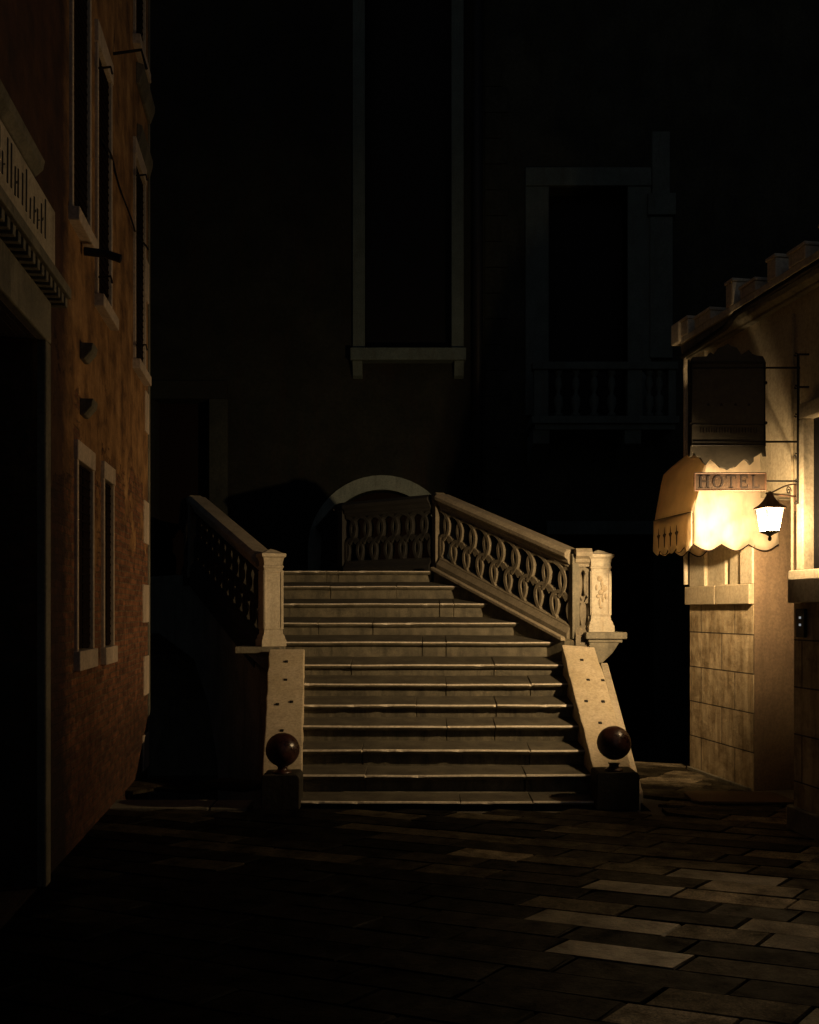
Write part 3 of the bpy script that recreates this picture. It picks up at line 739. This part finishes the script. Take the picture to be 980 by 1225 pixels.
# cornice with gutter, parapet, merlons
MB(RM).prism([(-12,-.1,4.0),(-12,.03,4.0),(-12,.03,4.02),(-12,.07,4.05),(-12,.08,4.09),(-12,.08,4.13),(-12,-.1,4.138)], (12.03,0,0)).build('cornice', M_DSTONE, hb, bevel=.004)
MB(RM).tube([(-12,.19,4.05),(-1.2,.19,4.05),(-.9,.12,4.03),(.0,.08,4.02)], .026, 10).build('gutter', M_IRON, hb)
MB(RM).box(-12, 0, -.06, .10, 4.14, 4.20).build('parapet', M_CREN, hb, bevel=.006)
random.seed(5)
for u0, u1, z in ((-.16,.0,4.37),(-.60,-.30,4.31),(-1.00,-.88,4.43),(-1.36,-1.12,4.31),(-1.66,-1.54,4.39),(-2.06,-1.84,4.33),(-2.36,-2.24,4.38),(-2.9,-2.46,4.33),(-3.6,-3.0,4.36)):
    mb = MB(RM).box(u0, u1, -.055, .104, 4.202, z-.03); mb.box(u0-.01, u1+.01, -.065, .115, z-.028, z)
    mb.build('merlon', M_CREN, hb, bevel=.006)
MB(RM).box(-.02, .14, -.10, .13, 4.16, 4.36).build('corner_block', M_CREN, hb, bevel=.01)
MB(RM).tube([(.035,.02,4.12),(.04,.03,3.9),(.035,.025,3.7),(.035,.025,2.9),(.035,.025,1.8)], .022, 10).build('downpipe', M_CREN, hb, smooth=True)
MB(RM).tube([(uR(946),-.015,3.9),(uR(946),-.015,1.8)], .012, 8).build('conduit', M_WALLST, hb)

# intercom on the near base
ic = empty('intercom', RM @ Vector((dY0-.12, .40, 1.38)), 'small dark intercom panel with two tiny lights on shaded stone beside the hotel door', 'intercom')
MB(RM).box(dY0-.16, dY0-.06, .402, .425, 1.36, 1.56).build('panel', M_IRON, ic, bevel=.004)
for z in (1.44, 1.49): MB(RM).box(dY0-.125, dY0-.105, .426, .430, z, z+.016).build('button', M_LED, ic)

# doormat
dm = MB().prism([(2.28,7.42,.004),(2.32,7.34,.004),(3.1,7.30,.004),(3.05,7.72,.004),(2.42,7.78,.004),(2.30,7.72,.004)], (0,0,.022))
tag(dm.build('doormat', M_MAT, bevel=.006), 'brown worn doormat lying on the paving in front of the hotel entrance', 'doormat')

# ------------------------------------------------------------------ awning
aw = empty('awning', RM @ Vector((uRY(8.1), 0, 2.0)), 'cream canvas awning with scalloped valance over the hotel entrance', 'awning')
FN = Vector((2.404, 7.80)); FF = Vector((2.291, 8.6))     # front edge near and far
WN = Vector((3.135, 7.81)); WF = Vector((2.80, 8.65))       # where it meets the wall
prof = [(0,2.38),(.04,2.50),(.08,2.61),(.12,2.72),(.17,2.82),(.31,2.885),(.46,2.95),(.62,3.01),(1.0,3.08)]
mb = MB(); nu = 14; cols = []
for i in range(nu+1):
    t = i/nu; a = FN.lerp(FF, t); b = WN.lerp(WF, t)
    sag = -.022*math.sin(math.pi*((t*2)%1)) if 0 < t < 1 else 0
    cols.append([Vector((*(a.lerp(b, q)), z+sag*(1 if 0 < j < 8 else .2))) for j, (q, z) in enumerate(prof)])
n = len(prof)
for c in cols: mb.v += c
mb.f += [(i*n+j, (i+1)*n+j, (i+1)*n+j+1, i*n+j+1) for i in range(nu) for j in range(n-1)]
mb.build('canopy', M_CANVAS, aw, smooth=True, solid=.004)
def end_panel(a, b, nm, folds=.018):
    mb = MB(); S = 30; vs = []; rws = 12
    pz = [q for q, z in prof]; zz = [z for q, z in prof]
    def top(q):
        for j in range(len(prof)-1):
            if prof[j][0] <= q <= prof[j+1][0]: 
                return lerp(prof[j][1], prof[j+1][1], (q-prof[j][0])/(prof[j+1][0]-prof[j][0]))
        return prof[-1][1]
    dd = (b-a); nn = Vector((dd.y, -dd.x)).normalized()
    for i in range(S+1):
        q = i/S; zt = top(q); p = a.lerp(b, q)
        zb = 2.055+.055*(1-abs(math.sin(math.pi*q*3)))
        for k in range(rws+1):
            h = k/rws; z = lerp(zb, zt, h)
            off = folds*math.sin(q*17+h*3)*(1-h)+ .015*math.sin(q*7+2*h)
            off += .035*math.sin(math.pi*min(1,q))*math.sin(math.pi*h)
            w2 = p+nn*off*(1 if 0 < i < S else 0)
            vs.append(Vector((w2.x, w2.y, z)))
    r1 = rws+1
    mb.add(vs, [(i*r1+k, (i+1)*r1+k, (i+1)*r1+k+1, i*r1+k+1) for i in range(S) for k in range(rws)])
    o = mb.build(nm, M_CANVAS, aw, smooth=True, solid=.004)
    # dark piping on the hem
    hem = [vs[i*r1]+Vector((0,0,-.001)) for i in range(S+1)]
    MB().tube(hem, .0055, 6).build('piping', M_WOOD, o)
    return o
end_panel(FN, WN, 'end_panel'); end_panel(FF, WF, 'end_panel')
def valance():
    mb = MB(); S = 48; vs = []
    for i in range(S+1):
        t = i/S; p = FN.lerp(FF, t); zb = 2.055+.045*(1-abs(math.sin(math.pi*t*5)))
        o = .006*math.sin(t*26)
        for k in range(5):
            h = k/4; vs.append(Vector((p.x-.006-o*(1-h), p.y, lerp(zb, 2.385, h))))
    mb.add(vs, [(i*5+k, (i+1)*5+k, (i+1)*5+k+1, i*5+k+1) for i in range(S) for k in range(4)])
    o = mb.build('valance', M_CANVAS, aw, smooth=True, solid=.004)
    MB().tube([vs[i*5] for i in range(S+1)], .0045, 6).build('piping', M_WOOD, o)
    MB().tube([vs[i*5+4]+Vector((-.004,0,0)) for i in range(S+1)], .005, 6).build('piping', M_BAL, o)
    # four printed star-like motifs
    for q in (.34,.50,.66,.82):
        p = FN.lerp(FF, q); x = p.x-.020; y = p.y
        m = MB(); m.prism([(x,y,2.30),(x,y+.014,2.245),(x,y+.055,2.235),(x,y+.018,2.205),(x,y+.012,2.13),(x,y,2.115),(x,y-.012,2.13),(x,y-.018,2.205),(x,y-.055,2.235),(x,y-.014,2.245)], (-.002,0,0))
        m.build('printed_star', M_MOTIF, o)
valance()
fr = MB()
for t in (.07,.93):
    a = FN.lerp(FF, t); b = WN.lerp(WF, t)
    fr.tube([(a.x+.01, a.y, 2.37),(b.x,b.y,2.37)], .010, 8)
fr.tube([(FN.x+.012,FN.y,2.37),(FF.x+.012,FF.y,2.37)], .010, 8)
fr.build('frame', M_IRON, aw)

# ------------------------------------------------------------------ hanging sign
SY = 7.10
def S3(px, py, Y=SY): return P(px, py, Y)
hs = empty('hanging_sign', S3(871, 558), 'dark ornate hotel sign panel hanging on iron rods above the awning, with four small stars', 'sign')
out = [(826,432),(829,427),(846,426),(850,421),(854,424),(860,416),(866,414),(871,411),(876,414),(882,416),(887,424),(892,421),(896,418),(900,423),(905,425),(913,426),(916,432),
       (916,534),(917,546),(914,546),(912,541),(906,545),(902,547),(902,552),(898,556),(895,552),(891,549),(886,553),(880,559),(874,560),(871,562),(868,560),(862,559),(856,553),(851,549),(848,552),(845,556),(841,552),(838,547),(833,545),(830,541),(828,546),(825,546),(826,534)]
mb = MB().prism([S3(a, b) for a, b in out], (0,.03,0)); pn = mb.build('panel', M_SIGN, hs, bevel=.003)
rim = MB(); loop = [S3(a, b)+Vector((0,-.003,0)) for a, b in [(827,434),(915,434),(915,533),(827,533),(827,434)]]
rim.tube(loop, .010, 8); rim.tube([S3(829,508), S3(914,508)], .005, 6)
rim.build('rim', M_IRON, pn)
for px in (847.5, 863, 880, 896):
    c = S3(px, 484)+Vector((0,-.004,0)); pts = []
    for k in range(10):
        r_ = .016 if k % 2 == 0 else .007; a = math.pi/2+k*math.pi/5; pts.append(c+Vector((r_*math.cos(a), 0, r_*math.sin(a))))
    MB().prism(pts, (0,.006,0)).build('star', M_GOLD, pn)
tl = MB(); x = 838.0; random.seed(9)
while x < 905:
    w2 = random.choice([1.2,1.6,2.2]); tl.prism([S3(x,511.5)+Vector((0,-.004,0)), S3(x+w2*.45,511.5)+Vector((0,-.004,0)), S3(x+w2*.45,517.5)+Vector((0,-.004,0)), S3(x,517.5)+Vector((0,-.004,0))], (0,.006,0)); x += w2+1.6
tl.build('worn_lettering', M_GOLD, pn)
for px in (826,916):
    for py in (458,506): MB().sphere(S3(px,py), .014, u=10, w=6).build('knob', M_IRON, pn, smooth=True)
# bracket: upright fixed on the wall, two arms
bk = MB()
wx = lambda Y: 2.735+.17*8.97-.17*Y
up = [S3(955,424), S3(955,603)]
bk.tube(up, .011, 8)
for py in (440, 528.5): bk.tube([S3(957,py), S3(826,py)], .008, 8)
for py in (424,463,497,544,575,601):
    c = S3(955,py); bk.tube([c, c+Vector((-.02,0,.012)), c+Vector((-.028,0,-.006)), c+Vector((-.014,0,-.014))], .006, 6)
    bk.tube([c, Vector((wx(SY)+.04, SY, c.z))], .008, 6)
bk.build('bracket', M_IRON, hs)
# HOTEL board
nb = empty('name_board', S3(874,588), 'narrow reddish board reading HOTEL hung under the ornate sign beside the lantern', 'sign')
bY = SY
q = [S3(831,566,bY), S3(916,566,bY), S3(916,586.5,bY), S3(831,586.5,bY)]
M_BOARD = stone('faded_red_board', (.042,.021,.007), (.030,.015,.006), (.09,.035,.015), .5, .7, 3, .2)
bd = MB().prism(q, (0,.022,0)).build('board', M_BOARD, nb, bevel=.002)
rm = MB(); lp = [p+Vector((0,-.001,0)) for p in q]
for i in range(4): rm.tube([lp[i], lp[(i+1)%4]], .007, 6)
rm.build('rim', M_BRONZE, bd)
MB().tube([S3(916,575.5,bY+.01), S3(957,575.5,bY+.01)], .007, 8).build('arm', M_IRON, nb)
def serif(letter):
    # strokes as polygons in a 0..1 x 0..1 cell
    st = .20; th = .09; sf = .07
    def rect(a,b,c,d): return [(a,c),(b,c),(b,d),(a,d)]
    if letter == 'H': return [rect(.14,.30,0,1), rect(.70,.86,0,1), rect(.30,.70,.46,.54), rect(.03,.41,0,.07), rect(.59,.97,0,.07), rect(.03,.41,.93,1), rect(.59,.97,.93,1)]
    if letter == 'T': return [rect(.42,.58,0,.9), rect(.05,.95,.91,1), rect(.05,.12,.74,.91), rect(.88,.95,.74,.91), rect(.30,.70,0,.07)]
    if letter == 'E': return [rect(.16,.34,0,1), rect(.34,.88,.92,1), rect(.34,.70,.47,.55), rect(.34,.90,0,.08), rect(.80,.88,.76,.92), rect(.83,.90,.08,.26), rect(.64,.70,.38,.64)]
    if letter == 'L': return [rect(.16,.34,0,1), rect(.34,.88,0,.08), rect(.81,.88,.08,.28), rect(.05,.45,.93,1)]
    return []
x0 = 834.0; cw = [17,16,15.5,14.5,14]
for ch, w_ in zip('HOTEL', cw):
    L_ = MB()
    def pp(u, v): return S3(x0+1+u*(w_-2), 584-v*15.5, bY)+Vector((0,-.004,0))
    if ch == 'O':
        N = 28
        for k in range(N):
            a, b = 2*math.pi*k/N, 2*math.pi*(k+1)/N
            pr = [pp(.5+.46*math.cos(a), .5+.5*math.sin(a)), pp(.5+.46*math.cos(b), .5+.5*math.sin(b)), pp(.5+.29*math.cos(b), .5+.42*math.sin(b)), pp(.5+.29*math.cos(a), .5+.42*math.sin(a))]
            L_.prism(pr, (0,.005,0))
    for pl in serif(ch): L_.prism([pp(*c) for c in pl], (0,.005+random.uniform(-.0004,.0004),0))
    L_.build('letter', M_GOLD, bd)
    x0 += w_

# ------------------------------------------------------------------ wall lantern
LY = 6.8; LXc = (921-HX)/F*LY; LZ = EYE+(HY-622)/F*LY
wl = empty('wall_lantern', (wx(7.22), 7.22, LZ+.25), 'glowing glass lantern on a scrolled iron wall bracket beside the awning', 'lantern')
c = Vector((LXc, LY, 0)); zt = EYE+(HY-607)/F*LY; zp = EYE+(HY-593)/F*LY; zb = EYE+(HY-636)/F*LY
rf = MB().lathe([(.084,-.010),(.082,0),(.056,.022),(.036,.05),(.022,.08),(.016,.10),(.006,.12)], (c.x,c.y,zt), sq=True, rot=R(12)); rf.build('roof', M_LIRON if 'M_LIRON' in globals() else M_BRONZE, wl, bevel=.002)
MB().lathe([(.046,0),(.070,zt-zb-.012)], (c.x,c.y,zb), sq=True, rot=R(12)).build('glass', M_LGLASS, wl)
bb = MB().lathe([(.005,-.07),(.010,-.06),(.010,-.045),(.006,-.035),(.02,-.022),(.05,-.004),(.052,.004)], (c.x,c.y,zb), sq=True, rot=R(12))
bb.build('base', M_IRON, wl, bevel=.002)
fr = MB()
for k in range(4):
    a = math.pi/4+R(12)+k*math.pi/2; u = Vector((math.cos(a), math.sin(a), 0))*math.sqrt(2)
    fr.tube([Vector((c.x,c.y,zb))+u*.047, Vector((c.x,c.y,zt-.01))+u*.072], .004, 6)
fr.build('glazing_bars', M_IRON, wl)
MB().sphere((c.x, c.y, LZ-.04), .018, sz=1.5).build('bulb', M_BULB, wl, smooth=True)
ar = MB(); MY = 7.22
wp = Vector((wx(MY)+.03, MY, 0)); za = zp+.012
dd_ = (wp-c); AL = dd_.length; dd_.normalize()
def A_(t, z): return Vector((c.x, c.y, 0))+dd_*t+Vector((0,0,z))
ar.tube([A_(-.06, za), A_(AL-.01, za+.03)], .008, 8); ar.tube([(c.x,c.y,za),(c.x,c.y,zt+.09)], .007, 8)
ar.tube([A_(.03+t*(AL-.05), za+.012+.095*math.sin(t*1.55)+.02*t) for t in [i/10 for i in range(11)]], .006, 6)
ar.tube([A_(AL*.62+math.cos(t)*(.05-.0045*t), za+.060+math.sin(t)*(.034-.003*t)) for t in [i*.5 for i in range(20)]], .0045, 6)
ar.build('bracket', M_BRONZE, wl)
MB().box(wp.x-.03, wp.x+.03, MY-.035, MY+.035, za-.08, za+.13).build('wall_plate', M_BRONZE, wl, bevel=.006)
lt = bpy.data.lights.new('lantern_light', 'POINT'); lt.energy = 170; lt.color = (1,.70,.38); lt.shadow_soft_size = .035
lo_ = bpy.data.objects.new('lantern_light', lt); C.objects.link(lo_); lo_.location = (c.x, c.y, LZ-.04)
bpy.context.view_layer.update(); lo_.parent = wl; lo_.matrix_parent_inverse = wl.matrix_world.inverted()

sl = bpy.data.lights.new('added_lantern_spot', 'SPOT'); sl.energy = 900; sl.color = (1,.70,.38); sl.shadow_soft_size = .035  # second, stronger aimed lamp added at the bulb to favour the bridge side
sl.spot_size = R(128); sl.spot_blend = .9
so = bpy.data.objects.new('added_lantern_spot', sl); C.objects.link(so); so.location = (c.x, c.y, LZ-.04)
so.rotation_euler = Vector((-math.cos(R(60)), math.sin(R(60)), -.34)).to_track_quat('-Z', 'Y').to_euler()
bpy.context.view_layer.update(); so.parent = wl; so.matrix_parent_inverse = wl.matrix_world.inverted()

# ------------------------------------------------------------------ palazzo across the canal
BY = 15.0
def X(px): return (px-HX)/F*BY
def Z(py): return EYE-(py-HY)/F*BY
pl = empty('palazzo', (X(400), BY, 0), 'unlit reddish palazzo across the canal with round-arched doorway and tall stone framed window', 'house')
ci, ri, ro_ = (X(457), Z(657)), 71/F*BY, 88/F*BY
hole_arch = (ci[0]-ri, ci[0]+ri, 2.0, ci[1]+ri)
win_a = (X(437), X(540), Z(420), Z(-60)); open_l = (X(185), X(251), -.5, Z(478))
mb = MB().wall(-16, X(571), -2.5, 17, BY, BY+.5, [hole_arch, win_a, open_l])
N = 24
for k in range(N):
    a, b = math.pi*k/N, math.pi*(k+1)/N
    p1 = (ci[0]+ri*math.cos(a), ci[1]+ri*math.sin(a)); p2 = (ci[0]+ri*math.cos(b), ci[1]+ri*math.sin(b))
    mb.prism([(p1[0],BY,p1[1]),(p1[0],BY,hole_arch[3]),(p2[0],BY,hole_arch[3]),(p2[0],BY,p2[1])], (0,.5,0))
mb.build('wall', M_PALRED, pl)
MB().box(-16, X(571), BY+.52, BY+7, -2.5, 16.9).build('interior', M_BLACK, pl)
def ring():
    mb = MB()
    for k in range(N):
        a, b = math.pi*k/N, math.pi*(k+1)/N
        q = lambda r, t: (ci[0]+r*math.cos(t), BY-.06, ci[1]+r*math.sin(t))
        mb.prism([q(ri,a), q(ro_,a), q(ro_,b), q(ri,b)], (0,.14,0))
    mb.box(ci[0]-ro_, ci[0]-ri, BY-.06, BY+.08, 2.0, ci[1]); mb.box(ci[0]+ri, ci[0]+ro_, BY-.06, BY+.08, 2.0, ci[1])
    return mb.build('door_surround', M_ARCH, pl)
ring()
MB().box(hole_arch[0], hole_arch[1], BY+.35, BY+.4, 2.0, hole_arch[3]).build('door', M_WOOD, pl)
def stone_window(par, o, jw, sill_w, nm='window'):
    mb = MB(); mb.box(o[0]-jw, o[0], BY-.07, BY+.3, o[2], o[3]); mb.box(o[1], o[1]+jw, BY-.07, BY+.3, o[2], o[3]); mb.box(o[0]-jw, o[1]+jw, BY-.08, BY+.3, o[3]+.001, o[3]+.25)
    w_ = mb.build(nm, M_PALSTONE, par, bevel=.01)
    s_ = MB().box(o[0]-jw-sill_w, o[1]+jw+sill_w, BY-.22, BY+.2, o[2]-.20, o[2]-.001)
    for xx in (o[0]-jw, o[1]+jw-.16): s_.prism([(xx,BY,o[2]-.46),(xx,BY-.08,o[2]-.42),(xx,BY-.18,o[2]-.201),(xx,BY,o[2]-.201)], (.16,0,0))
    s_.build('sill', M_PALSTONE, w_, bevel=.01)
    MB().box(o[0], o[1], BY+.3, BY+.34, o[2], o[3]).build('pane', M_GLASSDARK, w_)
    return w_
stone_window(pl, win_a, .2, .03)
MB().box(open_l[1], open_l[1]+.30, BY-.06, BY+.2, -.6, open_l[3]).build('door_surround', M_PALAZZO, pl, bevel=.01)
MB().box(open_l[0]-.3, open_l[1]+.30, BY-.065, BY+.2, open_l[3]+.001, open_l[3]+.3).build('door_surround', M_PALRED, pl, bevel=.01)
MB().box(open_l[0], open_l[1], BY+.3, BY+.35, -.5, open_l[3]).build('door', M_WOOD, pl)
MB().tube([(X(571)-.0,BY-.12,-1),(X(571),BY-.12,16)], .085, 14).build('drainpipe', M_IRON, pl, smooth=True)
MB().box(-16, X(571), BY-.35, BY+.5, 17.001, 17.3).build('eaves', M_DSTONE, pl)

p2 = empty('balconied_palazzo', (X(720), BY, 0), 'unlit stone palazzo across the canal with a small balustraded balcony and tall balcony door', 'house')
X0 = X(577); bd_ = (X(656), X(750), Z(498), Z(225)); gt = (X(668), X(782), -.6, Z(640)); 
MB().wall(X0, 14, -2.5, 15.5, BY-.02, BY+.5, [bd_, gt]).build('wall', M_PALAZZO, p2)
MB().box(X0+.02, 14, BY+.52, BY+7, -2.5, 15.4).build('interior', M_BLACK, p2)
mb = MB(); 
for z0 in [Z(690)+k*.42 for k in range(20)]:
    mb.box(X(580), X(607)-(.10 if int(z0/.42)%2 else 0), BY-.045, BY, z0, z0+.408)
mb.build('quoins', M_PALAZZO, p2, bevel=.006)
mb = MB().box(bd_[0]-.38, bd_[0], BY-.07, BY+.3, bd_[2], bd_[3]); mb.box(bd_[1], bd_[1]+.38, BY-.07, BY+.3, bd_[2], bd_[3]); mb.box(bd_[0]-.38, bd_[1]+.38, BY-.09, BY+.3, bd_[3]+.001, bd_[3]+.3)
bw = mb.build('balcony_door', M_PALSTONE, p2, bevel=.01); MB().box(bd_[0], bd_[1], BY+.3, BY+.34, bd_[2], bd_[3]).build('pane', M_GLASSDARK, bw)
mb = MB().box(X(776), X(803), BY-.10, BY, Z(430), Z(262)); mb.box(X(773), X(806), BY-.14, BY, Z(261), Z(235)); mb.box(X(779), X(800), BY-.08, BY, Z(234), Z(160)); mb.build('pilaster', M_PALSTONE, p2, bevel=.01)
MB().box(gt[0], gt[1], BY+.3, BY+.35, gt[2], gt[3]).build('water_gate', M_WOOD, p2)
MB().box(gt[0]-.2, gt[1]+.2, BY-.08, BY+.2, gt[3]+.001, gt[3]+.22).build('gate_lintel', M_PALSTONE, p2, bevel=.01)
# balcony
bf = BY-.75
def Xb(px): return (px-HX)/F*bf
def Zb(py): return EYE-(py-HY)/F*bf
bal = MB().box(Xb(636), Xb(812), bf-.05, BY, Zb(507), Zb(498)); bal.box(Xb(640), Xb(808), bf, BY, Zb(514), Zb(507)-.001)
bal = bal.build('balcony', M_PALSTONE, p2, bevel=.01)
MB().box(Xb(637), Xb(811), bf-.03, bf+.19, Zb(442), Zb(433)).build('rail', M_PALSTONE, bal, bevel=.01)
for a, b in ((639,656),(751,769),(800,809)):
    MB().box(Xb(a), Xb(b), bf, bf+.16, Zb(497.8), Zb(442.2)).build('pier', M_PALSTONE, bal, bevel=.01)
for px in (669,690,712,733,778,790):
    H_ = Zb(442.2)-Zb(497.8); r_ = .085
    MB().lathe([(r_*.8,0),(r_*.8,.05),(r_*.4,.08),(r_*.9,.2),(r_*.85,.3),(r_*.35,H_*.5),(r_*.35,H_*.55),(r_*.75,H_*.7),(r_*.6,H_*.82),(r_*.35,H_*.88),(r_*.8,H_-.04),(r_*.8,H_)], (Xb(px), bf+.08, Zb(497.8)), 14).build('baluster', M_PALSTONE, bal, smooth=True)
for px in (648, 758):
    MB().prism([(Xb(px)-.13,bf+.02,Zb(514)),(Xb(px)-.13,bf+.05,Zb(530)),(Xb(px)-.13,bf+.35,Zb(540)),(Xb(px)-.13,BY,Zb(556)),(Xb(px)-.13,BY,Zb(514))], (.26,0,0)).build('console', M_PALSTONE, bal, bevel=.01)

# ------------------------------------------------------------------ night sky, moonlight
wd = bpy.data.worlds.new('World'); sc.world = wd; wd.use_nodes = True
n = wd.node_tree.nodes; l = wd.node_tree.links
sk = n.new('ShaderNodeTexSky'); sk.sky_type = 'NISHITA'; sk.sun_disc = False; sk.sun_elevation = R(25); sk.sun_rotation = R(200)
l.new(sk.outputs[0], n['Background'].inputs[0]); n['Background'].inputs[1].default_value = .0075

# ------------------------------------------------------------------ camera
cam = bpy.data.cameras.new('camera'); co = bpy.data.objects.new('camera', cam); C.objects.link(co)
co.location = (0,0,EYE); co.rotation_euler = (R(90),0,0)
cam.sensor_fit = 'VERTICAL'; cam.sensor_height = 36; cam.lens = 36*F/1225; cam.shift_y = (HY-612.5)/1225
cam.clip_end = 300; sc.camera = co
sc.view_settings.view_transform = 'Standard'; sc.view_settings.look = 'None'; sc.view_settings.gamma = 1; sc.view_settings.exposure = 0
